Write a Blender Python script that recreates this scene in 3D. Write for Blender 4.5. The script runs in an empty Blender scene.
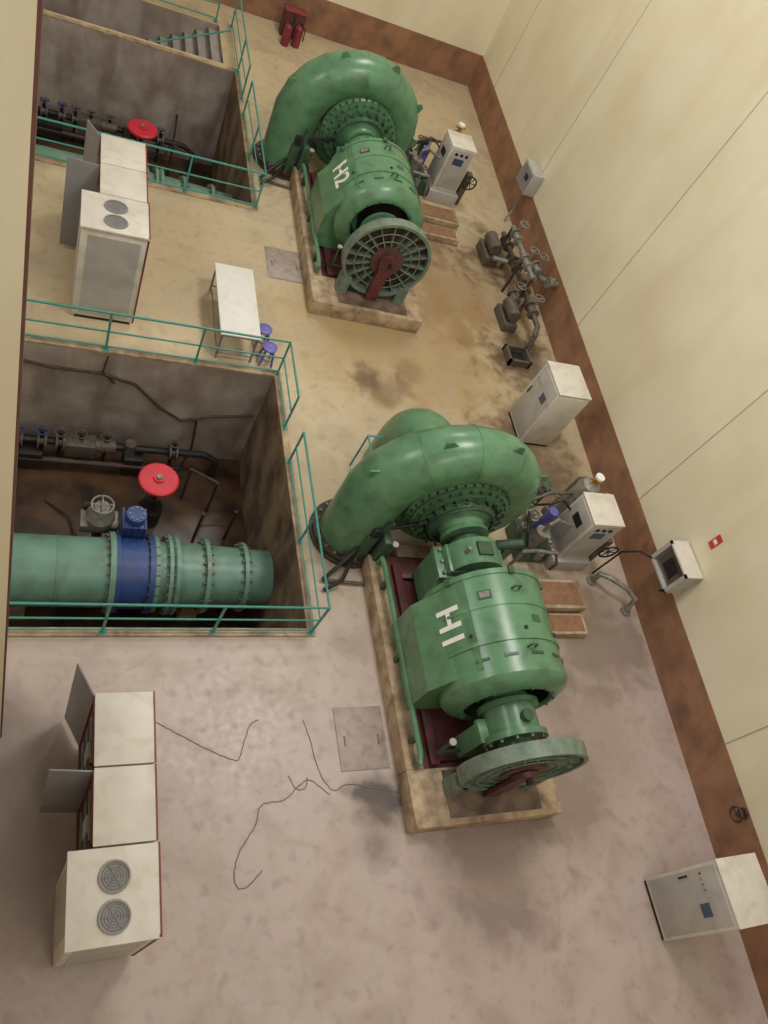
import bpy, bmesh, math, random
from mathutils import Vector, Matrix
random.seed(7)
S=bpy.context.scene
S.view_settings.view_transform='Standard'
# ---------------------------------------------------------------- materials
def srgb(c):
    return tuple(((x/255)/12.92 if x/255<=0.04045 else ((x/255+0.055)/1.055)**2.4) for x in c)+(1,)
def mat(name,col,rough=.5,metal=0.,var=.12,scale=3.,bump=0.,dark=None,spec=.5,grime=None,stretch=None):
    m=bpy.data.materials.new(name);m.use_nodes=True;nt=m.node_tree;N=nt.nodes;L=nt.links
    b=N['Principled BSDF'];b.inputs['Roughness'].default_value=rough;b.inputs['Metallic'].default_value=metal
    b.inputs['Specular IOR Level'].default_value=spec
    tc=N.new('ShaderNodeTexCoord');no=N.new('ShaderNodeTexNoise');no.inputs['Scale'].default_value=scale;no.inputs['Detail'].default_value=6
    L.new(tc.outputs['Object'],no.inputs['Vector'])
    cr=N.new('ShaderNodeValToRGB');c=srgb(col);d=srgb(dark) if dark else tuple(x*(1-var*2) for x in c[:3])+(1,)
    cr.color_ramp.elements[0].position=.3;cr.color_ramp.elements[0].color=d
    cr.color_ramp.elements[1].position=.62;cr.color_ramp.elements[1].color=c
    L.new(no.outputs['Fac'],cr.inputs['Fac']);out=cr.outputs['Color']
    if grime:   # (colour, amount, scale)
        mp=N.new('ShaderNodeMapping');mp.inputs['Scale'].default_value=stretch or (1,1,1);L.new(tc.outputs['Object'],mp.inputs['Vector'])
        n2=N.new('ShaderNodeTexNoise');n2.inputs['Scale'].default_value=grime[2];n2.inputs['Detail'].default_value=9;n2.inputs['Distortion'].default_value=.4
        L.new(mp.outputs['Vector'],n2.inputs['Vector'])
        mr=N.new('ShaderNodeMapRange');mr.inputs['From Min'].default_value=.48;mr.inputs['From Max'].default_value=.7;mr.inputs['To Max'].default_value=grime[1]
        L.new(n2.outputs['Fac'],mr.inputs['Value'])
        mx=N.new('ShaderNodeMix');mx.data_type='RGBA';L.new(mr.outputs['Result'],mx.inputs[0]);L.new(out,mx.inputs[6]);mx.inputs[7].default_value=srgb(grime[0]);out=mx.outputs[2]
    L.new(out,b.inputs['Base Color'])
    if bump:
        bp=N.new('ShaderNodeBump');bp.inputs['Strength'].default_value=bump;bp.inputs['Distance'].default_value=.02
        L.new(no.outputs['Fac'],bp.inputs['Height']);L.new(bp.outputs['Normal'],b.inputs['Normal'])
    return m
GREEN=mat('green_paint',(94,138,102),.3,0,.12,2.6,grime=((72,92,72),.55,3.5))
GREEN2=mat('green_paint_dark',(62,92,72),.45,0,.2,5,grime=((50,50,44),.5,6))
PIPEG=mat('penstock_green',(112,152,134),.38,0,.12,2,grime=((96,104,84),.6,2.5))
BLUE=mat('valve_blue',(52,78,136),.42,0,.15,4,grime=((60,60,70),.5,5))
BLACK=mat('dark_metal',(42,39,38),.5,.2,.2,8)
PIPED=mat('weathered_pipe',(108,98,88),.5,.1,.25,6,grime=((60,48,42),.7,6))
STEEL=mat('steel_grey',(144,140,130),.45,.2,.2,8,grime=((92,82,72),.5,6))
RUST=mat('rusty_flange',(80,62,52),.6,.2,.25,9)
MAROON=mat('maroon_base',(102,52,52),.5,0,.25,4,grime=((60,44,40),.6,5))
WHEELB=mat('guard_back_red_brown',(92,58,54),.6,0,.25,5,grime=((58,62,50),.6,6))
CONC=mat('plinth_concrete',(188,166,136),.7,0,.18,2.5,.2,dark=(134,110,86),grime=((100,80,62),.65,4))
PITW=mat('pit_wall_plaster',(172,160,152),.85,0,.2,1.2,.3,dark=(134,120,110),grime=((104,84,66),.6,1.6),stretch=(1,1,.35))
PITR=mat('pit_wall_stained',(132,112,90),.85,0,.25,1.5,.3,dark=(74,58,44),grime=((48,36,28),.7,2),stretch=(1,1,.4))
PITF=mat('pit_mud',(88,64,44),.35,0,.3,1.6,.3,dark=(34,26,22))
TEAL=mat('teal_rail',(68,150,138),.4,0,.08,5,grime=((80,100,90),.5,5))
CABW=mat('cabinet_cream',(212,206,194),.45,0,.05,2,grime=((176,164,144),.5,3))
CABG=mat('cabinet_grey',(180,176,172),.45,0,.06,2,grime=((152,144,132),.5,3))
FAN=mat('fan_grille_grey',(142,138,134),.5,0,.06,4)
CABD=mat('cabinet_side_grey',(136,134,136),.5,0,.08,2)
DARKIN=mat('cabinet_interior_shade',(56,46,46),.7,0,.2,5)
RED=mat('signal_red',(210,46,64),.45,0,.08,5)
REDT=mat('frame_red',(130,50,52),.5,0,.1,5)
EDGE=mat('column_edge_brown',(104,66,60),.6,0,.1,5)
WHITE=mat('white_paint',(232,232,226),.5,0,.03,5)
TABLE=mat('table_top_white',(222,220,214),.5,0,.04,3,grime=((190,184,174),.5,3))
SCREEN=mat('display_glass',(70,84,110),.2,0,.1,5)
PURP=mat('purple_plastic',(104,98,176),.4,0,.06,5)
HATCH=mat('hatch_steel',(168,154,144),.5,.1,.12,3,grime=((116,98,86),.6,4))
WOODH=mat('hatch_brown',(146,108,80),.6,0,.15,4,grime=((98,74,56),.6,5))
YEL=mat('brass_yellow',(190,150,60),.4,.5,.15,5)
CABLE=mat('cable_grey_pink',(136,108,102),.6,0,.1,5)
STAIR=mat('stair_concrete',(160,152,146),.8,0,.12,3)
NOSE=mat('stair_nosing',(76,70,68),.8,0,.12,3)
REDSIGN=mat('sign_red',(196,60,56),.5,0,.02,5)
GUARD=mat('guard_green_grey',(118,136,120),.45,.1,.15,6,grime=((84,80,70),.55,5))
STAINC=mat('oily_concrete',(124,104,88),.45,0,.3,3,dark=(62,52,46))
GRV=mat('wall_joint',(178,164,136),.8,0,.1,4)

# ---------------------------------------------------------------- builder
class B:
    def __init__(s,name,origin=(0,0,0)):
        s.name=name;s.bm=bmesh.new();s.mats=[];s.o=Vector(origin)
    def mi(s,m):
        if m not in s.mats:s.mats.append(m)
        return s.mats.index(m)
    def face(s,pts,m):
        vs=[s.bm.verts.new(Vector(p)-s.o) for p in pts];f=s.bm.faces.new(vs);f.material_index=s.mi(m);return f
    def box(s,a,b,m,bev=0,rot=None,piv=None):
        a=Vector(a);b=Vector(b);c=(a+b)/2;d=b-a;i=s.mi(m)
        t=bmesh.new();bmesh.ops.create_cube(t,size=1)
        for v in t.verts:v.co=Vector((v.co.x*d.x,v.co.y*d.y,v.co.z*d.z))
        if bev:bmesh.ops.bevel(t,geom=list(t.edges),offset=min(bev,min(abs(d.x),abs(d.y),abs(d.z))*.45),segments=2,profile=.5,affect='EDGES')
        p=Vector(piv) if piv else c;mp={}
        for v in t.verts:
            q=v.co+c
            if rot:q=p+rot@(q-p)
            mp[v]=s.bm.verts.new(q-s.o)
        for f in t.faces:
            nf=s.bm.faces.new([mp[v] for v in f.verts]);nf.material_index=i
        t.free()
    def ring(s,c,u,w,r,n):
        return [s.bm.verts.new(c+u*(r*math.cos(2*math.pi*k/n))+w*(r*math.sin(2*math.pi*k/n))-s.o) for k in range(n)]
    def tube(s,pts,rad,m,n=12,caps=True):
        pts=[Vector(p) for p in pts]
        if not hasattr(rad,'__len__'):rad=[rad]*len(pts)
        i=s.mi(m);prev=None;u=None
        for k,p in enumerate(pts):
            if k==0:t=pts[1]-p
            elif k==len(pts)-1:t=p-pts[k-1]
            else:
                t=(p-pts[k-1]).normalized()+(pts[k+1]-p).normalized()
            t.normalize()
            if u is None:
                h=Vector((0,0,1)) if abs(t.z)<.9 else Vector((1,0,0));u=t.cross(h).normalized()
            else:
                u=(u-t*u.dot(t)).normalized()
            w=t.cross(u)
            R=s.ring(p,u,w,rad[k],n)
            if prev:
                for j in range(n):
                    f=s.bm.faces.new([prev[j],prev[(j+1)%n],R[(j+1)%n],R[j]]);f.material_index=i
            elif caps:
                f=s.bm.faces.new(list(reversed(R)));f.material_index=i
            prev=R
        if caps:
            f=s.bm.faces.new(prev);f.material_index=i
    def lathe(s,c,ax,prof,m,n=40):
        c=Vector(c);ax=Vector(ax).normalized();h=Vector((0,0,1)) if abs(ax.z)<.9 else Vector((1,0,0))
        u=ax.cross(h).normalized();w=ax.cross(u);i=s.mi(m);prev=None
        for t,r in prof:
            if r<=1e-5:
                R=[s.bm.verts.new(c+ax*t-s.o)]
            else:R=s.ring(c+ax*t,u,w,r,n)
            if prev:
                for j in range(n):
                    k=(j+1)%n
                    if len(prev)==1 and len(R)==1:continue
                    if len(prev)==1:q=[prev[0],R[k],R[j]]
                    elif len(R)==1:q=[prev[j],prev[k],R[0]]
                    else:q=[prev[j],prev[k],R[k],R[j]]
                    f=s.bm.faces.new(q);f.material_index=i
            prev=R
    def cyl(s,a,b,r,m,n=20,r2=None):
        s.tube([a,b],[r,r if r2 is None else r2],m,n)
    def bolts(s,c,ax,r,k,br,bl,m,ph=0):
        c=Vector(c);ax=Vector(ax).normalized();h=Vector((0,0,1)) if abs(ax.z)<.9 else Vector((1,0,0))
        u=ax.cross(h).normalized();w=ax.cross(u)
        for j in range(k):
            a=2*math.pi*j/k+ph;p=c+u*r*math.cos(a)+w*r*math.sin(a)
            s.tube([p-ax*bl/2,p+ax*bl/2],br,m,6)
    def prism(s,poly,y0,y1,m,plane='xz'):
        def P(p,y):
            return (p[0],y,p[1]) if plane=='xz' else ((y,p[0],p[1]) if plane=='yz' else (p[0],p[1],y))
        n=len(poly)
        s.face([P(p,y0) for p in poly],m);s.face([P(p,y1) for p in reversed(poly)],m)
        for k in range(n):
            a=poly[k];b=poly[(k+1)%n]
            s.face([P(a,y0),P(a,y1),P(b,y1),P(b,y0)],m)
    def done(s,ang=35,smooth=True):
        bmesh.ops.recalc_face_normals(s.bm,faces=s.bm.faces)
        me=bpy.data.meshes.new(s.name);s.bm.to_mesh(me);s.bm.free()
        for m in s.mats:me.materials.append(m)
        if smooth:
            for p in me.polygons:p.use_smooth=True
            me.set_sharp_from_angle(angle=math.radians(ang))
        o=bpy.data.objects.new(s.name,me);o.location=s.o;S.collection.objects.link(o);return o
def dup(o,off,rz=0):
    c=o.copy();c.location=o.location+Vector(off);c.rotation_euler.z+=rz;c.name=o.name;S.collection.objects.link(c)
    return c
def text(body,size,m,M,name,parent):
    cu=bpy.data.curves.new(name,'FONT');cu.body=body;cu.size=size;cu.extrude=.006;cu.offset=.011;cu.align_x='CENTER';cu.align_y='CENTER'
    o=bpy.data.objects.new(name+'_tmp',cu);S.collection.objects.link(o)
    bpy.context.view_layer.update()
    me=bpy.data.meshes.new_from_object(o.evaluated_get(bpy.context.evaluated_depsgraph_get()))
    bpy.data.objects.remove(o)
    me.materials.clear();me.materials.append(m)
    t=bpy.data.objects.new(name,me);S.collection.objects.link(t)
    t.parent=parent;t.matrix_parent_inverse=Matrix.Translation(parent.location).inverted()
    t.matrix_basis=M
    return t

# ---------------------------------------------------------------- floor / shell
PX0,PX1=-4.0,4.6
P1=(5.36,11.1);OFF=11.2;P2=(P1[0]+OFF,P1[1]+OFF)
SX0,SX1,SY0,SY1=-4.0,4.3,22.6,24.6   # stair slot
fm=bpy.data.materials.new('floor_screed');fm.use_nodes=True;nt=fm.node_tree;N=nt.nodes;L=nt.links;bs=N['Principled BSDF']
geo=N.new('ShaderNodeNewGeometry');sep=N.new('ShaderNodeSeparateXYZ');L.new(geo.outputs['Position'],sep.inputs[0])
def noise(sc,det=6,w=0):
    n=N.new('ShaderNodeTexNoise');n.inputs['Scale'].default_value=sc;n.inputs['Detail'].default_value=det;n.inputs['Distortion'].default_value=w
    L.new(geo.outputs['Position'],n.inputs['Vector']);return n.outputs['Fac']
def mrange(v,a,b,c=0.,d=1.):
    n=N.new('ShaderNodeMapRange');n.interpolation_type='SMOOTHSTEP'
    for k,x in zip(('From Min','From Max','To Min','To Max'),(a,b,c,d)):n.inputs[k].default_value=x
    L.new(v,n.inputs['Value']);return n.outputs['Result']
def math_(op,a,b):
    n=N.new('ShaderNodeMath');n.operation=op
    for k,x in enumerate((a,b)):
        if isinstance(x,(int,float)):n.inputs[k].default_value=x
        else:L.new(x,n.inputs[k])
    return n.outputs[0]
def mix(f,a,b):
    n=N.new('ShaderNodeMix');n.data_type='RGBA'
    L.new(f,n.inputs[0])
    for k,x in ((6,a),(7,b)):
        if isinstance(x,tuple):n.inputs[k].default_value=srgb(x)
        else:L.new(x,n.inputs[k])
    return n.outputs[2]
big=noise(.35,5,.4);mid=noise(1.3,8,.6);fine=noise(9,6);grit=noise(4.5,9,.3)
yy=math_('ADD',sep.outputs['Y'],math_('MULTIPLY',math_('SUBTRACT',big,.5),6.))
fy=mrange(yy,3.0,10)
col=mix(fy,(184,168,161),(194,177,144))
def spot(x,y,r,colr,st):
    global col
    d=N.new('ShaderNodeVectorMath');d.operation='DISTANCE';L.new(geo.outputs['Position'],d.inputs[0]);d.inputs[1].default_value=(x,y,0)
    v=math_('ADD',d.outputs['Value'],math_('MULTIPLY',math_('SUBTRACT',mid,.5),r*1.8))
    v=math_('ADD',v,math_('MULTIPLY',math_('SUBTRACT',grit,.5),r*.8))
    f=mrange(v,r*.3,r*1.15,st,0.)
    col=mix(f,col,colr)
spot(8.5,12.6,3.2,(156,128,84),.7)
spot(10.0,15.0,2.6,(142,112,74),.75)
spot(6.4,13.0,2.0,(168,144,98),.6)
spot(10.6,9.4,2.0,(100,78,56),.85)
spot(10.8,5.2,1.7,(112,94,84),.7)
spot(7.2,11.2,.7,(110,84,56),.65)
spot(6.75,11.5,.4,(90,72,50),.6)
spot(7.9,11.9,.5,(124,98,64),.6)
spot(11.4,12.8,1.4,(84,68,50),.85)
spot(5.45,2.3,.6,(70,62,60),.9)
spot(5.3,1.8,.4,(110,98,94),.7)
spot(7.2,1.2,1.4,(122,104,96),.75)
spot(8.9,2.2,1.3,(126,108,98),.7)
spot(9.3,4.2,.9,(126,108,96),.6)
spot(4.7,8.4,1.2,(160,140,110),.5)
spot(5.3,7.0,.8,(112,92,74),.6)
spot(9.2,16.8,1.5,(118,92,60),.75)
spot(11.6,16.6,1.6,(96,76,54),.8)
spot(9.0,9.2,1.2,(134,108,78),.6)
spot(2.6,14.6,2.4,(174,154,120),.5)
spot(4.8,18.5,1.0,(120,98,74),.6)
spot(-.5,2.6,2.4,(128,112,106),.6)  # shade on the near-left floor, painted into the floor colour
spot(9.8,3.2,1.6,(146,128,116),.5)
dirt=mrange(mid,.42,.72,0,.38);col=mix(dirt,col,(144,124,108))
dirt2=mrange(grit,.5,.75,0,.3);col=mix(dirt2,col,(126,108,94))
L.new(col,bs.inputs['Base Color'])
L.new(mrange(fine,.3,.7,.36,.55),bs.inputs['Roughness'])
FLOOR=fm
XR=15.0;YB=26.6
xs=[-7,PX0,SX1,PX1,XR];ys=[-6,P1[0],P1[1],P2[0],P2[1],SY0,SY1,YB]
b=B('floor')
for i in range(len(xs)-1):
    for j in range(len(ys)-1):
        cx=(xs[i]+xs[i+1])/2;cy=(ys[j]+ys[j+1])/2
        if PX0<cx<PX1 and (P1[0]<cy<P1[1] or P2[0]<cy<P2[1]):continue
        if SX0<cx<SX1 and SY0<cy<SY1:continue
        b.face([(xs[i],ys[j],0),(xs[i+1],ys[j],0),(xs[i+1],ys[j+1],0),(xs[i],ys[j+1],0)],FLOOR)
b.done(smooth=False)

wm=mat('wall_cream',(230,222,196),.6,0,.04,.5,0,dark=(219,208,178),grime=((206,192,158),.4,.9),stretch=(1,1,.18))
wband=mat('wall_dado_brown',(156,114,86),.6,0,.1,1.5,0,dark=(130,94,72),grime=((100,76,60),.6,2))
DH=1.1
def wx(y):return 11.95+.045*y
def wall_strip(name,z0,z1,off,m,y0=-6,y1=26.0):
    b=B(name)
    a=(wx(y0)-off,y0);c=(wx(y1)-off,y1);t=.3
    b.prism([a,c,(c[0]+t,c[1]),(a[0]+t,a[1])],z0,z1,m,'xy');return b.done(smooth=False)
wall_strip('wall_right',0,15,0,wm)
wall_strip('baseboard_right',0,DH,.015,wband)
b=B('wall_far');b.box((-7,25.9,0),(13.2,26.2,15),wm);b.done(smooth=False)
b=B('baseboard_far');b.box((-7,25.885,0),(13.1,26.15,DH),wband);b.done(smooth=False)
b=B('wall_left');b.box((-7.3,-6,-3),(-7,26,15),wm);b.done(smooth=False)
b=B('wall_back');b.box((-7,-6.3,0),(12,-6,15),wm);b.done(smooth=False)
for k,y in enumerate((2.6,8.0,13.3,18.7,24.0)):
    b=B('trim_%d'%(k+1));x=wx(y);b.box((x-.006,y-.01,DH),(x+.05,y+.01,15),GRV);b.done(smooth=False)
def slab(name,a,c,m):
    b=B(name,a);b.box(a,c,m);return b.done(smooth=False)
for (y0,y1) in (P1,P2):
    z=-3.05;x0,x1=PX0,PX1
    slab('wall_pit_far',(x0,y1,z),(x1,y1+.1,-.002),PITW)
    slab('wall_pit_near',(x0,y0-.1,z),(x1,y0,-.002),PITW)
    slab('wall_pit_right',(x1,y0,z),(x1+.1,y1,-.002),PITR)
    slab('wall_pit_left',(x0-.1,y0,z),(x0,y1,-.002),PITW)
    slab('floor_pit',(x0,y0,z-.1),(x1,y1,z),PITF)
    b=B('trim_pit_kerb',(x0,y0,0))
    b.box((x0,y1,0.0),(x1,y1+.14,.04),CONC);b.box((x0,y0-.14,0),(x1,y0,.04),CONC);b.box((x1,y0-.14,0),(x1+.14,y1+.14,.04),CONC)
    b.done(smooth=False)
b=B('stairwell_steps')
for k in range(13):
    x1=SX1-.32*k;z=-.17*k-.17
    b.box((x1-.32,SY0,-3.05),(x1,SY1,z),STAIR);b.box((x1-.325,SY0,z-.03),(x1-.27,SY1,z+.006),NOSE)
b.face([(SX0,SY1,0),(SX1,SY1,0),(SX1,SY1,-3.05),(SX0,SY1,-3.05)],PITW)
b.face([(SX0,SY0,0),(SX1,SY0,0),(SX1,SY0,-3.05),(SX0,SY0,-3.05)],PITW)
b.face([(SX0,SY0,-3.05),(SX0,SY1,-3.05),(SX1,SY1,-3.05),(SX1,SY0,-3.05)],PITF)
b.face([(SX1,SY0,0),(SX1,SY1,0),(SX1,SY1,-3.05),(SX1,SY0,-3.05)],PITW)
b.tube([(SX1,SY0+.08,.9),(SX0,SY0+.08,-3.2)],.025,TEAL,8)
b.done(smooth=False)
b=B('wall_return_light_block',(-.6,4,0))
b.box((-6.99,3.7,0),(-.085,4.3,15),wm)  # wall end, its unseen width added to keep light off the near-left floor
b.box((-.085,3.72,0),(-.065,4.0,15),EDGE)
b.done(smooth=False)

# ---------------------------------------------------------------- railings
def rail(name,pts,h=1.0,sp=1.9):
    b=B(name,(pts[0][0],pts[0][1],0));r=.02
    for z in (h,h*.52,.12):
        b.tube([(x,y,z) for x,y in pts],r if z<h else .026,TEAL,8)
    done=set()
    for (x0,y0),(x1,y1) in zip(pts,pts[1:]):
        l=math.hypot(x1-x0,y1-y0);n=max(1,round(l/sp))
        for k in range(n+1):
            x=x0+(x1-x0)*k/n;y=y0+(y1-y0)*k/n
            if (round(x,2),round(y,2)) in done:continue
            done.add((round(x,2),round(y,2)))
            b.cyl((x,y,0.04),(x,y,h),.024,TEAL,8)
            b.box((x-.055,y-.055,.04),(x+.055,y+.055,.052),TEAL)
    return b.done()
e=.07
rail('pit_guardrail',[(-3.9,P1[0]-e),(PX1+e,P1[0]-e),(PX1+e,8.9)])
rail('pit_guardrail',[(PX1+e,9.75),(PX1+e,P1[1]+e),(-3.9,P1[1]+e)])
rail('pit_guardrail',[(-3.9,P2[0]-e),(PX1+e,P2[0]-e),(PX1+e,20.3)])
rail('pit_guardrail',[(PX1+e,21.0),(PX1+e,22.3),(PX1+e,24.7)])
rail('stair_guardrail',[(SX1-.1,SY1+.1),(-3.9,SY1+.1)])

# ---------------------------------------------------------------- turbine unit
AX,AZ=7.26,1.5
def build_unit():
    b=B('turbine_generator_unit',(AX,5,0))
    Y=Vector((0,1,0))
    sy=7.35;pts=[];rad=[]
    def RR(f):return 1.6-.36*min(1,f*2.0)-.26*f
    def rr(f):return .59-.35*f
    for z in (0.02,.5,1.0):
        pts.append((AX-1.6,sy,z));rad.append(.58)
    N_=22
    for k in range(N_+1):
        a=math.radians(180-330*k/N_);f=k/N_
        R=RR(f);r=rr(f)
        pts.append((AX+R*math.cos(a),sy,AZ+R*math.sin(a)));rad.append(r)
    b.tube(pts,rad,GREEN,28)
    for k in range(2,len(pts)-6,2):
        p=Vector(pts[k]);t=(Vector(pts[k+1])-Vector(pts[k-1])).normalized()
        b.tube([p-t*.01,p+t*.01],rad[k]+.008,GREEN,28)
    for a in (160,120,80,40,5):
        ar=math.radians(a);f=(180-a)/330;R=RR(f);r=rr(f)
        u=Vector((math.cos(ar),0,math.sin(ar)));t=Vector((-math.sin(ar),0,math.cos(ar)))
        c=Vector((AX,sy,AZ))+u*(R+r*.86)
        o=Vector((0,-.17,0))
        q=[c-t*.18+o-u*.08,c+t*.18+o-u*.08,c+t*.05+u*.17+o,c-t*.05+u*.17+o]
        b.face(q,GREEN);q2=[p+Vector((0,.03,0)) for p in q];b.face(q2,GREEN)
        for i in range(4):b.face([q[i],q[(i+1)%4],q2[(i+1)%4],q2[i]],GREEN)
    fc=(AX-1.6,sy,0)
    b.lathe(fc,(0,0,1),[(0,.76),(.07,.76),(.07,.5)],RUST,36)
    b.lathe(fc,(0,0,1),[(.09,.5),(.09,.72),(.15,.72),(.15,.5)],RUST,36)
    b.bolts((fc[0],fc[1],.16),(0,0,1),.66,20,.028,.07,STEEL)
    b.lathe((AX,sy,AZ),(0,-1,0),[(-.35,0),(-.35,1.0),(.30,1.0),(.36,.92),(.42,.92),(.42,.78),(.48,.78),(.48,.6),(.56,.56),(.56,.46),(.8,.36),(.8,.44),(.88,.44),(.88,0)],GREEN,48)
    b.bolts((AX,sy-.43,AZ),Y,.85,28,.028,.08,GREEN2)
    b.bolts((AX,sy-.36,AZ),Y,.96,36,.02,.06,GREEN2)
    b.bolts((AX,sy-.5,AZ),Y,.68,20,.03,.14,BLACK)
    for k in range(20):
        a=2*math.pi*k/20;c=Vector((AX+.7*math.cos(a),sy-.56,AZ+.7*math.sin(a)))
        b.tube([c,c+Vector((.16*math.cos(a+.9),0,.16*math.sin(a+.9)))],.025,GREEN2,6)
    b.tube([(AX+.6*math.cos(a*math.pi/12),sy-.62,AZ+.6*math.sin(a*math.pi/12)) for a in range(25)],.03,GREEN2,8)
    dx=AX-.3;p=[(dx+.1,sy+.3,AZ)];r=[.62]
    p.append((dx,sy+.9,AZ));r.append(.62)
    for k in range(1,9):
        a=math.radians(90*k/8);p.append((dx,sy+.9+.75*math.sin(a),AZ-.75+.75*math.cos(a)));r.append(.62+.005*k)
    p.append((dx,sy+1.65,0.0));r.append(.68)
    b.tube(p,r,GREEN,28)
    b.lathe((dx+.05,sy+.66,AZ),(0,1,0),[(0,.6),(0,.72),(.12,.72),(.12,.6)],GREEN,32)
    b.bolts((dx+.05,sy+.72,AZ),Y,.67,16,.03,.18,GREEN2)
    b.cyl((AX,6.9,AZ),(AX,2.4,AZ),.17,STEEL,20)
    # middle bearing housing
    b.box((AX-.62,5.62,.45),(AX+.62,6.32,1.25),GREEN,.03)
    b.box((AX-.55,5.7,1.2),(AX+.55,6.25,1.66),GREEN,.03)
    b.box((AX-.7,5.66,1.38),(AX+.7,6.28,1.5),GREEN,.01)
    b.lathe((AX,6.22,AZ),(0,-1,0),[(0,0),(0,.52),(.5,.52),(.5,0)],GREEN,32)
    b.lathe((AX,6.4,AZ),(0,-1,0),[(0,0),(0,.3),(.8,.3),(.8,0)],GREEN2,24)
    for sx in(-.6,.6):
        for y in(5.75,5.97,6.19):b.cyl((AX+sx,y,1.48),(AX+sx,y,1.56),.035,STEEL,6)
    b.box((AX-.14,5.85,2.0),(AX+.14,6.1,2.06),GREEN2)
    b.cyl((AX-.32,5.95,1.9),(AX-.32,5.95,2.06),.035,STEEL,10)
    # generator barrel
    pr=[(0,.45),(0,.98),(.03,1.05),(.12,1.05),(.12,1.03),(.62,1.03),(.62,1.045),(.67,1.045),(.67,1.03),(1.2,1.03),(1.2,1.06),(1.27,1.06),(1.27,1.035),(1.72,1.035),(1.72,1.05),(1.78,1.05),(1.86,1.0),(1.96,.84),(1.98,.8),(1.98,.74),(1.94,.70)]
    b.lathe((AX,5.36,AZ),(0,-1,0),pr,GREEN,64)
    b.lathe((AX,5.36,AZ),(0,-1,0),[(1.94,.70),(1.6,.6),(1.6,0)],BLACK,40)  # end recess coloured black to paint in the shade of the opening
    b.bolts((AX,5.36-1.98,AZ),Y,.77,16,.02,.05,GREEN2)
    def onb(ang,y,w,l,m,t=.012,r=1.03):
        a=math.radians(ang);u=Vector((math.cos(a),0,math.sin(a)));tt=Vector((-math.sin(a),0,math.cos(a)))
        c=Vector((AX,y,AZ))+u*(r+t/2)
        q=[]
        for h in(-.5,.5):
            for i,j in((-.5,-.5),(.5,-.5),(.5,.5),(-.5,.5)):
                q.append(c+u*(h*t)+tt*(i*w)+Vector((0,j*l,0)))
        for f in((0,1,2,3),(4,5,6,7),(0,1,5,4),(1,2,6,5),(2,3,7,6),(3,0,4,7)):b.face([q[i] for i in f],m)
    for a in (135,110,85,60,35,10):onb(a,3.86,.22,.045,GREEN2,.02,1.03)
    for a in (140,90,45):onb(a,4.28,.05,.05,BLACK,.03,1.03)
    onb(120,4.9,.22,.15,GREEN2);onb(75,4.45,.16,.12,GREEN2);onb(120,4.9,.16,.1,STEEL,.02)
    for a in(150,30,90):onb(a,5.28,.1,.12,GREEN2,.05,1.04)
    for y in(4.95,3.95):
        c=Vector((AX,y,AZ+1.04));b.tube([c+Vector((-.07,0,0)),c+Vector((-.05,0,.1)),c+Vector((.05,0,.1)),c+Vector((.07,0,0))],.018,GREEN2,6)
    b.prism([(AX-.76,AZ+.74),(AX-1.26,AZ-.2),(AX-1.26,AZ-1.05),(AX-.2,AZ-1.05)],3.72,5.22,GREEN)
    b.prism([(AX+.94,AZ-.1),(AX+1.1,AZ-.5),(AX+1.1,AZ-1.05),(AX+.2,AZ-1.05)],3.72,5.22,GREEN)
    # outboard bearing
    b.lathe((AX,3.5,AZ),(0,-1,0),[(0,.36),(.12,.36),(.12,.5),(.2,.5),(.2,.42),(.62,.42),(.62,.52),(.72,.52),(.72,.3),(.95,.3),(.95,.0)],GREEN,36)
    b.box((AX-.5,2.85,.45),(AX+.5,3.2,1.35),GREEN,.03)
    b.box((AX-.58,2.82,1.32),(AX+.58,3.2,1.44),GREEN,.01)
    b.bolts((AX,2.76,AZ),Y,.47,12,.025,.06,STEEL)
    b.cyl((AX,3.06,1.9),(AX,3.06,2.02),.1,GREEN2,12)
    # brake ring guard wheel
    cy=2.42
    b.lathe((AX,cy,AZ),(0,-1,0),[(-.12,.94),(-.12,1.01),(.12,1.01),(.12,.94),(-.12,.94)],GUARD,56)
    b.lathe((AX,cy,AZ),(0,-1,0),[(-.08,.30),(-.08,.38),(.12,.38),(.12,.0)],WHEELB,36)
    b.lathe((AX,cy,AZ),(0,-1,0),[(-.1,.3),(-.1,.95),(-.085,.95),(-.085,.3)],WHEELB,48)
    for k in range(18):
        a=2*math.pi*k/18
        u=Vector((math.cos(a),0,math.sin(a)));tt=Vector((-math.sin(a),0,math.cos(a)))*.01
        q=[]
        for h in(-1,1):
            q+= [Vector((AX,cy+.1,AZ))+u*.36+tt*h,Vector((AX,cy+.1,AZ))+u*.96+tt*h,Vector((AX,cy-.09,AZ))+u*.96+tt*h,Vector((AX,cy-.09,AZ))+u*.36+tt*h]
        for f in((0,1,2,3),(4,5,6,7),(0,1,5,4),(1,2,6,5),(2,3,7,6),(3,0,4,7)):b.face([q[i] for i in f],GUARD)
    for rr_ in(.55,.75):b.tube([(AX+rr_*math.cos(k*math.pi/18),cy-.1,AZ+rr_*math.sin(k*math.pi/18)) for k in range(37)],.012,GUARD,6)
    b.box((AX-.14,cy-.2,AZ-1.08),(AX+.14,cy-.14,AZ+.1),MAROON)
    b.lathe((AX,cy-.14,AZ),(0,-1,0),[(0,.22),(.08,.2),(.08,0)],MAROON,24)
    b.cyl((AX+.05,cy-.3,AZ),(AX+.05,cy,AZ),.05,BLACK,8)
    for sx in(-1,1):b.box((AX+sx*.72-.12,cy-.12,.4),(AX+sx*.72+.12,cy+.12,.85),GUARD)
    # oil pipes
    lx=6.0
    b.tube([(lx,6.5,.41),(lx,6.5,.62),(lx,6.3,.66),(lx,2.95,.66),(lx,2.8,.6),(lx,2.8,.42)],.05,GREEN,10)
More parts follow.
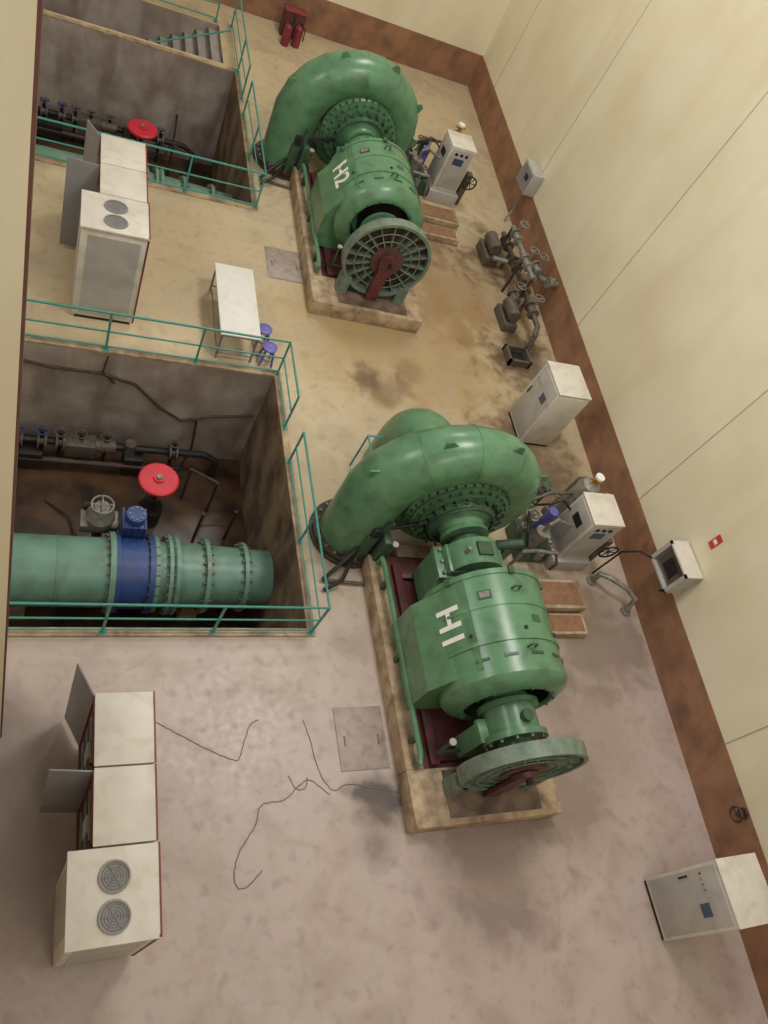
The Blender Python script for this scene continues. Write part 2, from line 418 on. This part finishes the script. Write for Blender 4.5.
    for y in(6.0,4.6,3.2):b.box((lx-.05,y-.04,.41),(lx+.05,y+.04,.64),GREEN2)
    b.tube([(AX-.5,2.95,.6),(6.35,2.95,.6),(6.35,2.95,1.1)],.03,GREEN2,8);b.lathe((6.35,2.95,1.1),(0,0,1),[(0,0),(0,.045),(.02,.06),(.05,.06),(.05,.0)],CABG,14)
    b.tube([(6.1,6.55,.41),(6.1,6.55,1.0)],.03,GREEN2,8);b.lathe((6.1,6.55,1.0),(0,0,1),[(0,0),(0,.045),(.02,.06),(.05,.06),(.05,.0)],CABG,14)
    b.prism([(5.72,.0),(6.0,.0),(5.98,1.3),(5.84,1.4)],6.78,6.86,GREEN2)
    b.box((5.9,6.55,.0),(6.05,6.8,1.05),GREEN2,.02)
    b.box((5.62,6.7,.0),(5.84,6.85,.95),GREEN2,.02);b.box((5.66,6.7,.95),(5.82,6.85,1.2),BLACK,.02)
    b.tube([(5.7,6.8,1.05),(6.3,6.85,1.2),(6.6,6.85,1.3)],.035,BLACK,8)
    b.tube([(5.65,6.8,.5),(5.3,6.5,.35),(5.0,6.3,.08)],.04,BLACK,8)
    b.tube([(5.65,6.8,.3),(5.3,6.2,.25),(5.0,6.1,.05)],.04,BLACK,8)
    b.tube([(5.0,6.3,.06),(5.8,6.25,.06)],.035,PIPED,8)
    b.cyl((8.62,6.95,.55),(9.1,6.9,.75),.1,GREEN2,12);b.box((8.75,6.8,.0),(8.95,7.05,.6),GREEN2)
    b.tube([(6.0,9.0,0),(6.0,9.0,1.0),(6.35,9.0,1.0),(6.35,9.0,0)],.022,TEAL,8);b.tube([(6.0,9.0,1.0),(6.0,8.5,1.0),(6.0,8.5,0)],.022,TEAL,8)
    return b.done(30)
def build_plinth():
    b=B('foundation_plinth',(AX,4,0));h=.4
    b.box((5.83,1.85,0),(8.6,2.75,h),CONC,.02)
    b.box((5.83,2.75,0),(6.15,6.7,h),CONC,.02);b.box((8.32,2.75,0),(8.6,6.7,h),CONC,.02)
    b.box((6.15,2.75,0),(8.32,6.7,h-.06),MAROON)
    for x in(6.28,8.06):b.box((x,2.8,h-.06),(x+.16,6.5,h+.045),MAROON,.01)
    for y in(2.85,3.7,5.1,6.2):b.box((6.28,y,h-.06),(8.2,y+.14,h+.04),MAROON,.01)
    b.box((6.5,6.7,0),(8.4,7.0,.3),CONC,.02)
    b.box((6.45,1.95,h),(8.2,2.7,h+.01),STAINC)
    return b.done(30)
u1=build_unit();p1=build_plinth()
def label(body,k=0.):
    P0=Vector((AX-.76,0,AZ+.74));P1_=Vector((AX-1.26,0,AZ-.2))
    up=(P0-P1_).normalized();xdir=Vector((0,-1,0));nrm=xdir.cross(up).normalized()
    c=P1_+(P0-P1_)*.6+Vector((0,4.55,0))+nrm*.012
    M=Matrix((( xdir.x,up.x,nrm.x,c.x),(xdir.y,up.y,nrm.y,c.y),(xdir.z,up.z,nrm.z,c.z),(0,0,0,1)))
    return text(body,.58,WHITE,M,'unit_number_label',u1)
H2OFF=(-.15,11.32,0)
u2=dup(u1,H2OFF,-.02);p2=dup(p1,(0,0,0),0)
for p,u in((p1,u1),(p2,u2)):
    p.parent=u;p.matrix_parent_inverse=Matrix.Translation(u1.location).inverted()
t1=label('H1')
t2=label('H2');t2.parent=u2;t2.matrix_parent_inverse=Matrix.Translation(u1.location).inverted()

# ---------------------------------------------------------------- penstock in pit
def penstock(oy):
    b=B('penstock_pipe',(0,7.35+oy,-1.9));y=7.35+oy;z=-1.9
    b.lathe((0,y,z),(1,0,0),[(-3.95,.0),(-3.95,.66),(1.55,.66)],PIPEG,48)
    b.lathe((0,y,z),(1,0,0),[(1.5,.6),(1.5,.78),(1.6,.78),(1.6,.6)],PIPEG,48)
    b.lathe((0,y,z),(1,0,0),[(1.6,.6),(1.6,.76),(1.68,.76),(1.68,.68),(2.2,.68),(2.2,.76),(2.3,.76),(2.3,.6)],BLUE,48)
    b.lathe((0,y,z),(1,0,0),[(2.3,.6),(2.3,.74),(2.38,.74),(2.38,.64),(2.55,.64),(2.55,.78),(2.62,.78),(2.62,.7),(2.68,.78),(2.75,.78),(2.75,.64),(3.25,.62),(3.25,.74),(3.33,.74),(3.33,.61),(4.0,.58),(4.0,.7),(4.08,.7),(4.08,.57),(4.59,.56),(4.59,0)],PIPEG,48)
    for x,r,k in((1.55,.72,24),(2.28,.72,24),(2.6,.74,24),(3.29,.68,22),(4.04,.64,20)):b.bolts((x,y,z),(1,0,0),r,k,.028,.2,PIPED)
    for x in(0.6,-1.6):b.lathe((x,y,z),(1,0,0),[(0,.66),(0,.675),(.03,.675),(.03,.66)],PIPEG,48)
    for x in(-2.5,-.2,3.0):b.box((x,y-.45,-3.05),(x+.35,y+.45,z-.4),CONC)
    b.box((1.72,y+.55,z+.0),(2.15,y+.95,z+.75),BLUE,.04)
    b.cyl((1.93,y+.75,z+.7),(1.93,y+.75,z+.95),.18,BLUE,20)
    for k in range(5):b.box((1.7+.1*k,y+.52,z+.1),(1.73+.1*k,y+.98,z+.78),BLUE)
    b.bolts((1.93,y+.75,z+.95),(0,0,1),.13,8,.02,.04,STEEL)
    b.lathe((1.35,y+1.05,z+.1),(0,0,1),[(0,0),(0,.24),(.25,.27),(.4,.18),(.55,.14),(.55,0)],STEEL,20)
    b.cyl((1.35,y+1.05,-3.05),(1.35,y+1.05,z+.1),.1,PIPED,10)
    b.tube([(1.35+.2*math.cos(k*math.pi/8),y+1.05+.2*math.sin(k*math.pi/8),z+.72) for k in range(17)],.02,STEEL,6)
    b.tube([(1.15,y+1.05,z+.72),(1.55,y+1.05,z+.72)],.016,STEEL,6);b.tube([(1.35,y+.85,z+.72),(1.35,y+1.25,z+.72)],.016,STEEL,6)
    b.box((1.0,y+.9,z-.1),(1.7,y+1.3,z+.15),STEEL,.03)
    b.cyl((1.05,y+1.35,z+.2),(1.6,y+1.35,z+.2),.09,BLACK,10)
    return b.done(30)
q1=penstock(0);dup(q1,(0,OFF,0))
def redwheel():
    x,y,z=2.45,9.3,-1.6
    b=B('red_valve_wheel',(x,y,-3.05))
    b.lathe((x,y,z),(0,0,1),[(0,0),(0,.36),(.04,.4),(.10,.4),(.12,.37),(.12,.11),(.16,.11),(.16,0)],RED,36)
    b.cyl((x,y,z+.16),(x,y,z+.2),.06,STEEL,10)
    b.cyl((x,y,-3.05),(x,y,z),.06,BLACK,10);b.lathe((x,y,-3.05),(0,0,1),[(0,.25),(.5,.25),(.6,.18),(.9,.16),(.9,0)],BLACK,16)
    return b.done(30)
r1=redwheel();dup(r1,(-.15,11.62,0))
def pitpipes():
    b=B('cooling_water_pipework',(1,10.6,-3.05));y=10.6
    b.tube([(-1.5,y,-2.3),(3.6,y,-2.3),(3.9,y,-2.5),(3.9,y,-3.04)],.08,BLACK,12)
    b.tube([(-1.5,y-.2,-2.7),(2.6,y-.2,-2.7)],.07,RUST,12)
    for x in(-.2,.25,.6,1.0,1.5,2.9):
        b.lathe((x-.08,y,-2.3),(1,0,0),[(0,0),(0,.18),(.04,.18),(.04,.1),(.14,.1),(.14,.18),(.18,.18),(.18,0)],PIPED,16)
        b.cyl((x,y,-2.3),(x,y,-1.98),.04,BLACK,8)
        b.tube([(x+.11*math.cos(k*math.pi/6),y+.11*math.sin(k*math.pi/6),-1.98) for k in range(13)],.016,BLUE if x<.5 else PIPED,6)
        b.tube([(x-.11,y,-1.98),(x+.11,y,-1.98)],.012,BLACK,6)
        b.cyl((x,y,-3.05),(x,y,-2.3),.04,BLACK,8)
    b.box((-.6,y-.25,-3.05),(.3,y+.2,-2.5),BLACK,.03)
    b.box((.7,y-.2,-2.55),(1.3,y+.15,-2.15),PIPED,.03);b.cyl((1.3,y,-2.3),(1.7,y,-2.3),.16,PIPED,14)
    b.box((1.9,y-.22,-3.05),(2.3,y+.18,-2.45),BLACK,.03);b.cyl((2.0,y-.02,-2.45),(2.0,y-.02,-2.1),.12,PIPED,14)
    b.tube([(2.6,y-.2,-2.7),(3.1,y-.2,-2.6),(3.3,y+.1,-2.2),(3.3,y+.38,-1.6)],.03,BLACK,8)
    return b.done(30)
w1=pitpipes();dup(w1,(0,OFF,0))
def posts():
    b=B('pit_pipe_supports',(3.6,9,-3.05))
    for x,yy in((3.2,9.9),(3.75,9.6),(3.4,8.8),(4.1,8.9)):b.cyl((x,yy,-3.05),(x,yy,-1.9),.035,RUST,8)
    b.tube([(3.2,9.9,-1.9),(3.75,9.6,-1.9)],.03,RUST,8);b.tube([(3.4,8.8,-2.4),(4.1,8.9,-2.4)],.025,RUST,8)
    b.tube([(.4,9.6,-3.0),(.9,9.2,-2.95),(1.0,8.75,-2.98)],.03,RUST,8)
    return b.done(30)
w2=posts();dup(w2,(0,OFF,0))
b=B('pit_wall_cable',(1,11,0))
b.tube([(-.6,11.06,-.4),(.3,11.06,-.55),(1.2,11.06,-.55),(1.9,11.06,-.75),(2.5,11.06,-1.4),(3.0,11.06,-1.75),(3.6,11.06,-1.5),(4.5,11.06,-1.3)],.03,RUST,8)
b.tube([(1.3,11.06,-.05),(1.25,11.06,-.5),(1.5,11.06,-.8)],.018,RUST,8)
b.done()

# ---------------------------------------------------------------- excitation cabinets
def exc():
    b=B('excitation_cabinet',(1.2,2,0));h=2.2
    b.box((.70,.78,.08),(1.64,1.72,h),CABW,.012)
    b.box((.74,.8,0),(1.6,1.7,.08),BLACK)
    b.box((.68,.76,h-.03),(1.66,1.74,h+.02),CABW,.008)
    b.box((.692,.95,.15),(.70,1.62,h-.15),CABG);
    b.box((.8,.772,.15),(1.55,.78,h-.15),CABG)
    b.box((1.635,.77,.08),(1.66,.80,h+.025),REDT);b.box((1.645,.77,h+.0),(1.665,1.74,h+.026),REDT)
    for cy in(1.03,1.43):
        b.lathe((1.17,cy,h+.02),(0,0,1),[(0,.175),(.03,.17),(.03,.15),(.012,.15),(.012,0)],FAN,32)
        for r in(.04,.07,.10,.13):b.tube([(1.17+r*math.cos(k*math.pi/12),cy+r*math.sin(k*math.pi/12),h+.042) for k in range(25)],.004,CABD,6)
        for k in range(3):
            a=k*math.pi/3;b.tube([(1.17-.16*math.cos(a),cy-.16*math.sin(a),h+.044),(1.17+.16*math.cos(a),cy+.16*math.sin(a),h+.044)],.004,CABD,6)
    for i,(y0,y1) in enumerate(((1.76,2.62),(2.64,3.52))):
        b.box((.96,y0,.08),(1.62,y1,h),CABW,.012);b.box((1.0,y0+.02,0),(1.6,y1-.02,.08),BLACK)
        b.box((.94,y0,h-.03),(1.64,y1,h+.02),CABW,.008);b.box((1.625,y0,h-.0),(1.645,y1,h+.026),REDT)
        b.box((.950,y0+.06,.15),(.962,y1-.06,h-.12),DARKIN)  # dark sheet on the closed body, painted shade of an open interior
        for z in(.1,h-.1):b.box((.93,y0,z),(.962,y1,z+.05),REDT)
        for y in(y0,y1-.04):b.box((.93,y,.1),(.962,y+.04,h-.05),REDT)
        R=Matrix.Rotation(math.radians(-96 if i==0 else -155),3,'Z')
        b.box((.93,y1-.50,.12),(.95,y1-.02,h-.04),CABD,.004,R,(.94,y1-.02,0))
        for z in(.6,1.2,1.7):b.box((.962-.03,y0+.15,z),(.955,y1-.15,z+.12),STEEL)
        b.box((.93,y0+.3,1.0),(.95,y0+.5,1.5),CABG)
    return b.done(30)
e1=exc();e2=dup(e1,(-.0,11.15,0));e2.scale.x=1.2

# ---------------------------------------------------------------- control cabinets right
def ctrl():
    x0,x1,y0,y1,h=10.4,11.25,10.08,11.05,1.8
    b=B('control_cabinet',(10.8,10.5,0))
    b.box((x0+.03,y0+.03,0),(x1-.03,y1-.03,.08),BLACK)
    b.box((x0,y0,.08),(x1,y1,h),CABW,.012)
    b.box((x0-.012,y0+.05,.15),(x0,y1-.05,h-.06),CABG,.004)
    b.box((x0-.02,y0+.22,h-.62),(x0-.008,y0+.42,h-.42),SCREEN)
    for k in range(4):b.cyl((x0-.03,y0+.6+.08*k,h-.4),(x0-.01,y0+.6+.08*k,h-.4),.014,(RED,GREEN,YEL,BLACK)[k],8)
    b.box((x0-.03,y1-.14,.9),(x0-.01,y1-.11,1.1),BLACK)
    b.box((x0+.05,y0-.012,.15),(x1-.05,y0,h-.06),CABW,.004)
    b.box((x0-.01,y0-.01,h-.0),(x1+.01,y1+.01,h+.02),CABW,.006)
    return b.done(30)
c1=ctrl();dup(c1,(-.25,-10.36,0))

def gov():
    b=B('governor_cabinet',(10.7,7,0));x0,x1,y0,y1,h=10.2,10.95,6.85,7.6,1.7
    b.box((x0-.1,y0-.1,0),(x1+.1,y1+.1,.35),CABG,.02)
    b.box((x0,y0,.35),(x1,y1,h),CABW,.015);b.box((x0-.01,y0-.01,h),(x1+.01,y1+.01,h+.02),CABW,.006)
    b.box((x0-.012,y0+.05,.45),(x0,y1-.05,h-.05),CABG,.004);b.box((x0+.05,y0-.012,.45),(x1-.05,y0,h-.05),CABG,.004)
    b.box((x0-.02,y0+.2,1.2),(x0-.01,y0+.5,1.4),BLACK);b.box((x0+.2,y0-.02,1.2),(x0+.5,y0-.01,1.4),SCREEN)
    for k in range(3):b.cyl((x0+.2+.16*k,y0-.03,1.52),(x0+.2+.16*k,y0-.01,1.52),.045,BLACK,12)
    b.lathe((10.75,8.0,0),(0,0,1),[(0,.26),(1.3,.26),(1.45,.2),(1.52,.1),(1.54,0)],STEEL,24)
    b.cyl((10.75,8.0,1.5),(10.75,8.0,1.7),.06,YEL,10);b.cyl((10.6,8.0,1.65),(10.9,8.0,1.65),.03,YEL,8)
    b.lathe((10.75,8.0,1.7),(0,0,1),[(0,0),(0,.1),(.06,.1),(.06,0)],WHITE,14)
    b.cyl((11.15,7.8,.0),(11.15,7.8,1.4),.08,YEL,10)
    b.lathe((11.0,8.35,0),(0,0,1),[(0,.2),(1.0,.2),(1.12,.12),(1.14,0)],PIPED,20)
    b.box((9.35,6.9,.0),(10.05,7.7,.45),GREEN2,.02)
    b.cyl((9.55,7.1,.45),(9.55,7.1,.95),.15,STEEL,16);b.cyl((9.85,7.5,.45),(9.85,7.5,1.1),.11,PURP,16)
    b.lathe((9.5,7.55,.45),(0,0,1),[(0,.12),(.3,.12),(.35,.16),(.4,.16),(.4,0)],STEEL,16)
    b.tube([(9.55,7.1,.95),(9.55,7.1,1.2),(9.75,7.2,1.25),(10.1,7.2,1.1),(10.2,7.2,1.1)],.035,STEEL,8)
    b.tube([(9.4,7.0,.5),(9.2,7.1,.9),(9.3,7.5,1.0),(9.5,7.55,.85)],.03,BLACK,8)
    b.tube([(9.85,7.0,.5),(9.9,6.7,.7),(10.0,6.6,.5),(10.05,6.65,.2)],.035,PIPED,8)
    b.tube([(9.2,6.8,.05),(9.2,6.8,.6),(9.4,6.75,.75),(9.9,6.72,.75)],.04,STEEL,8)
    b.tube([(9.6,7.9,.05),(9.6,7.9,.9),(9.9,7.95,1.1),(10.5,8.0,1.1)],.04,PIPED,8)
    b.tube([(9.5,8.1,.1),(9.45,7.8,.8),(9.7,7.6,1.2),(10.0,7.65,1.3),(10.2,7.5,1.2)],.025,BLACK,8)
    b.cyl((9.5,8.2,0),(9.5,8.2,.7),.14,PIPED,14);b.cyl((10.1,8.3,0),(10.1,8.3,.9),.12,GREEN2,14)
    for x,y,z in((9.7,6.85,.9),(10.02,7.8,1.2),(9.3,7.35,1.15),(9.85,8.1,1.0)):
        b.tube([(x+.1*math.cos(k*math.pi/6),y+.1*math.sin(k*math.pi/6),z) for k in range(13)],.018,PIPED,6)
        b.tube([(x-.1,y,z),(x+.1,y,z)],.012,PIPED,6);b.cyl((x,y,z-.5),(x,y,z),.02,STEEL,6)
        b.lathe((x,y,z-.6),(0,0,1),[(0,0),(0,.08),(.2,.08),(.2,0)],STEEL,12)
    c=Vector((11.15,6.75,.85))
    b.tube([c+Vector((.2*math.cos(k*math.pi/8),0,.2*math.sin(k*math.pi/8))) for k in range(17)],.022,BLACK,6)
    for a in(0,60,120):
        v=Vector((.2*math.cos(math.radians(a)),0,.2*math.sin(math.radians(a))));b.tube([c-v,c+v],.012,BLACK,6)
    b.cyl(c,c+Vector((-.0,.2,0)),.03,STEEL,8)
    b.box((11.06,6.9,0),(11.24,7.1,1.0),PIPED,.01)
    return b.done(30)
g1=gov();dup(g1,(-.3,11.9,0))

def steps():
    b=B('wooden_step_platform',(10,5.7,0))
    b.box((9.3,5.7,0),(10.6,6.35,.32),CONC,.015);b.box((9.4,5.78,.32),(10.5,6.28,.335),WOODH)
    b.box((9.35,5.2,0),(10.55,5.66,.18),CONC,.015);b.box((9.42,5.26,.18),(10.48,5.6,.19),WOODH)
    return b.done(30)
s1=steps();dup(s1,(-.1,11.7,0))
b=B('steel_floor_hatch',(5.3,3.4,0));b.box((4.88,2.9,0),(5.74,3.94,.02),HATCH,.004)
for x in(5.0,5.6):b.tube([(x,3.3,.02),(x,3.3,.04),(x,3.45,.04),(x,3.45,.02)],.008,STEEL,6)
hh=b.done(30);dup(hh,(-.1,11.25,0))
b=B('work_table',(3.75,12.4,0));X0,X1,Y0,Y1=3.33,4.15,11.36,13.4
b.box((X0,Y0,.71),(X1,Y1,.75),TABLE,.006);b.box((X0+.05,Y0+.05,.64),(X1-.05,Y1-.05,.71),STEEL)
for x in(X0+.05,X1-.05):
    for y in(Y0+.06,Y1-.06):b.cyl((x,y,0),(x,y,.7),.025,STEEL,8)
for y in(Y0+.06,Y1-.06):b.cyl((X0+.05,y,.15),(X1-.05,y,.15),.015,STEEL,8)
b.cyl((X0+.05,Y0+.06,.15),(X0+.05,Y1-.06,.15),.015,STEEL,8)
b.done(30)
def stool(x,y):
    b=B('plastic_stool',(x,y,0))
    b.lathe((x,y,0),(0,0,1),[(.41,0),(.41,.15),(.45,.16),(.46,.14),(.46,.03),(.45,0)],PURP,20)
    for a in range(4):
        c=math.cos(math.pi/4+a*math.pi/2);s_=math.sin(math.pi/4+a*math.pi/2)
        b.tube([(x+.11*c,y+.11*s_,.43),(x+.19*c,y+.19*s_,0)],[.03,.022],PURP,8)
    b.tube([(x+.16*math.cos(k*math.pi/8),y+.16*math.sin(k*math.pi/8),.18) for k in range(17)],.012,PURP,6)
    return b.done(30)
stool(4.37,12.0);stool(4.43,11.5)

# ---------------------------------------------------------------- wall-side piping
b=B('cooling_water_valve_manifold',(11.8,15,0))
def valve(x,y,z,r=.09,ax=(0,1,0),m=PIPED):
    a=Vector(ax);c=Vector((x,y,z))
    b.lathe(c-a*.18,ax,[(0,0),(0,r*1.8),(.05,r*1.8),(.05,r),(.12,r*1.3),(.24,r*1.3),(.31,r),(.31,r*1.8),(.36,r*1.8),(.36,0)],m,16)
    b.cyl(c,c+Vector((0,0,.42)),.03,STEEL,8)
    b.tube([c+Vector((.13*math.cos(k*math.pi/6),.13*math.sin(k*math.pi/6),.42)) for k in range(13)],.016,STEEL,6)
    b.tube([c+Vector((-.13,0,.42)),c+Vector((.13,0,.42))],.012,STEEL,6)
b.tube([(11.75,17.2,.55),(11.75,13.6,.55),(11.6,13.3,.5),(11.6,13.2,.05)],.075,PIPED,12)
b.tube([(11.5,16.6,1.2),(11.5,14.6,1.2)],.065,STEEL,12)
b.tube([(11.2,16.2,.4),(12.2,16.0,.5),(12.3,15.2,.8),(12.5,15.0,1.0)],.07,STEEL,12)
for y in(16.8,15.9,15.0,14.2):valve(11.75,y,.55)
for y in(16.2,15.2):valve(11.5,y,1.2,.08,m=STEEL)
valve(12.2,15.6,.8,.08,m=STEEL);valve(11.35,14.6,.5,.08)
for y in(16.6,15.4,14.6):b.cyl((11.5,y,0),(11.5,y,1.2),.04,RUST,8)
for y in(16.4,14.6):b.cyl((11.75,y,0),(11.75,y,.5),.05,PIPED,8)
b.cyl((11.3,16.4,.5),(11.3,17.0,.5),.18,PIPED,16);b.cyl((11.2,13.9,.45),(11.2,14.5,.45),.17,PIPED,16)
b.box((11.1,16.3,0),(11.5,17.1,.3),PIPED,.02);b.box((11.0,13.8,0),(11.4,14.6,.25),PIPED,.02)
b.lathe((12.3,15.0,.9),(1,0,0),[(0,0),(0,.16),(.06,.16),(.06,.08),(.3,.08),(.3,0)],STEEL,16)
b.done(30)
b=B('drain_sump_frame',(11.15,12.9,0))
for q in(((10.85,12.6,0),(11.5,12.66,.2)),((10.85,13.1,0),(11.5,13.16,.2)),((10.85,12.6,0),(10.91,13.16,.2)),((11.44,12.6,0),(11.5,13.16,.2))):b.box(q[0],q[1],PIPED)
b.box((10.9,12.65,0),(11.46,13.12,.02),BLACK)
b.done()
b=B('wall_junction_box',(12.6,18.8,1.3));xw=wx(18.8)-.02
b.box((xw-.35,18.4,1.1),(xw,19.2,1.75),CABG,.015);b.box((xw-.365,18.46,1.16),(xw-.35,19.14,1.69),CABD)
b.box((xw-.38,18.6,1.4),(xw-.36,18.8,1.55),BLACK)
b.tube([(xw-.1,18.8,1.1),(xw-.1,18.8,.3),(xw-.3,18.6,.05)],.03,STEEL,8);b.done(30)
b=B('wall_display_box',(12,6,1.6));xw=wx(5.6)-.02
b.box((xw-.42,5.6,1.35),(xw,5.64,1.97),CABG);b.box((xw-.42,6.36,1.35),(xw,6.4,1.97),CABG)
b.box((xw-.45,5.58,1.95),(xw,6.42,1.99),CABW);b.box((xw-.45,5.58,1.33),(xw,6.42,1.37),CABG)
b.box((xw-.36,5.64,1.37),(xw-.02,6.36,1.95),CABD)
b.box((xw-.45,5.58,1.33),(xw-.41,5.66,1.99),CABG);b.box((xw-.45,6.34,1.33),(xw-.41,6.42,1.99),CABG)
b.box((xw-.375,5.7,1.43),(xw-.36,6.3,1.89),PIPED)
b.box((xw-.385,5.8,1.5),(xw-.375,6.15,1.8),BLACK)
b.tube([(xw-.3,5.7,1.35),(xw-.3,5.75,1.1),(xw-.05,5.8,1.0)],.02,BLACK,8)
b.done(30)
b=B('fire_safety_sign',(12,6.1,2.6));xw=wx(6.0)-.002;b.box((xw-.012,6.0,2.4),(xw,6.16,2.72),REDSIGN);b.box((xw-.014,6.03,2.52),(xw-.012,6.13,2.6),WHITE);b.done()
b=B('drain_pipe_bend',(11.5,6,0));xw=wx(6)
b.tube([(xw-1.0,6.5,.0),(xw-1.0,6.5,.35),(xw-.85,6.35,.45),(xw-.5,6.1,.45),(xw-.35,5.9,.4),(xw-.35,5.8,.0)],.06,STEEL,10)
b.lathe((xw-1.0,6.5,0),(0,0,1),[(0,0),(0,.12),(.04,.12),(.04,0)],STEEL,14);b.lathe((xw-.35,5.8,0),(0,0,1),[(0,0),(0,.12),(.04,.12),(.04,0)],STEEL,14)
b.tube([(xw-.9,6.7,.03),(xw-.75,6.75,.9),(xw-.55,6.6,1.2),(xw-.4,6.45,1.25)],.022,BLACK,8)
b.done()
b=B('wall_tap_valve',(12,1.4,1));xw=wx(1.4)-.02
b.cyl((xw-.2,1.4,1.0),(xw,1.4,1.0),.04,RUST,10);b.tube([(xw-.2+.0,1.4+.13*math.cos(k*math.pi/6),1.0+.13*math.sin(k*math.pi/6)) for k in range(13)],.02,RUST,6)
b.tube([(xw-.2,1.27,1.0),(xw-.2,1.53,1.0)],.015,RUST,6);b.lathe((xw-.06,1.4,1.0),(1,0,0),[(0,0),(0,.1),(.06,.1)],RUST,14);b.done()
def ext(x,y):
    b=B('fire_extinguisher',(x,y,0))
    b.lathe((x,y,0),(0,0,1),[(0,0),(0,.13),(.55,.13),(.63,.08),(.66,.04),(.7,.04),(.7,0)],REDT,20)
    b.box((x-.03,y-.1,.7),(x+.03,y+.08,.74),BLACK);b.tube([(x,y-.05,.68),(x+.15,y-.1,.6),(x+.16,y-.1,.25)],.02,BLACK,8);return b.done(30)
ext(6.3,24.7);ext(6.65,24.8)
b=B('fire_equipment_box',(6.5,25.3,0));b.box((6.2,25.15,0),(6.85,25.5,.75),MAROON,.02);b.box((6.18,25.13,.75),(6.87,25.52,.8),REDT,.01);b.box((6.5,25.14,.1),(6.52,25.15,.7),BLACK);b.done(30)
def cable(pts):
    b=B('floor_cable',(pts[0][0],pts[0][1],0))
    P=[Vector((x,y,.008)) for x,y in pts];out=[]
    for i in range(len(P)-1):
        p0=P[max(i-1,0)];p1=P[i];p2=P[i+1];p3=P[min(i+2,len(P)-1)]
        for k in range(8):
            t=k/8;out.append(.5*((2*p1)+(p2-p0)*t+(2*p0-5*p1+4*p2-p3)*t*t+(3*p1-p0-3*p2+p3)*t**3)+Vector((random.uniform(-.008,.008),random.uniform(-.008,.008),0)))
    out.append(P[-1]);b.tube(out,.007,CABLE,6);b.done()
cable([(1.75,3.9),(2.04,3.82),(2.66,3.45),(3.18,3.19),(3.3,3.35),(3.45,3.7),(3.6,3.8)])
cable([(4.64,2.56),(4.35,2.8),(4.17,2.75),(3.9,2.55),(3.54,2.5),(3.4,2.2),(3.16,1.9),(3.05,1.6),(3.09,1.41),(3.25,1.42),(3.46,1.6)])
cable([(4.35,3.75),(4.42,3.43),(4.5,2.95),(4.7,2.62),(4.95,2.7),(5.4,2.6),(5.82,2.5)])
cable([(4.0,2.9),(4.1,2.7),(4.25,2.7),(4.3,2.85)])

# ---------------------------------------------------------------- lights
w=bpy.data.worlds.new('hall_ambient');S.world=w;w.use_nodes=True
w.node_tree.nodes['Background'].inputs[0].default_value=(1,.97,.95,1);w.node_tree.nodes['Background'].inputs[1].default_value=.38
def area(name,loc,tgt,sz,pw,c=(1,1,1)):
    l=bpy.data.lights.new(name,'AREA');l.shape='RECTANGLE';l.size=sz[0];l.size_y=sz[1];l.energy=pw;l.color=c
    o=bpy.data.objects.new(name,l);o.location=loc;o.rotation_euler=(Vector(tgt)-Vector(loc)).to_track_quat('-Z','Y').to_euler();S.collection.objects.link(o)
area('hall_lamp_mid',(7,8,14.5),(7.5,9,0),(2.5,2.5),680,(1,.96,.88))
area('hall_lamp_far',(7.5,19.5,14.5),(8,18.5,0),(2.5,2.5),620,(1,.96,.88))
area('hall_lamp_near',(8,-1,14.5),(6,2,0),(3,3),220,(1,.96,.92))
area('fill_light_rear',(3,-4.5,14.2),(0,6,6),(3,2),260,(1,.96,.9))  # added fill light behind the camera, brightens the left wall end
area('window_light_left',(-6.5,9,12.5),(11,9,4),(5,3),560,(.98,.97,1))

# ---------------------------------------------------------------- camera
R=[[0.90739,-0.16794,0.38528],[0.06532,-0.84921,-0.52401],[0.41518,0.50065,-0.75959]]
cam=bpy.data.cameras.new('camera');co=bpy.data.objects.new('camera',cam);S.collection.objects.link(co)
r=Vector(R[0]);u=-Vector(R[1]);bk=-Vector(R[2])
co.matrix_world=Matrix(((r.x,u.x,bk.x,0),(r.y,u.y,bk.y,0),(r.z,u.z,bk.z,12),(0,0,0,1)))
cam.sensor_fit='HORIZONTAL';cam.sensor_width=36;cam.lens=789.1/768*36;cam.clip_start=.1
S.camera=co
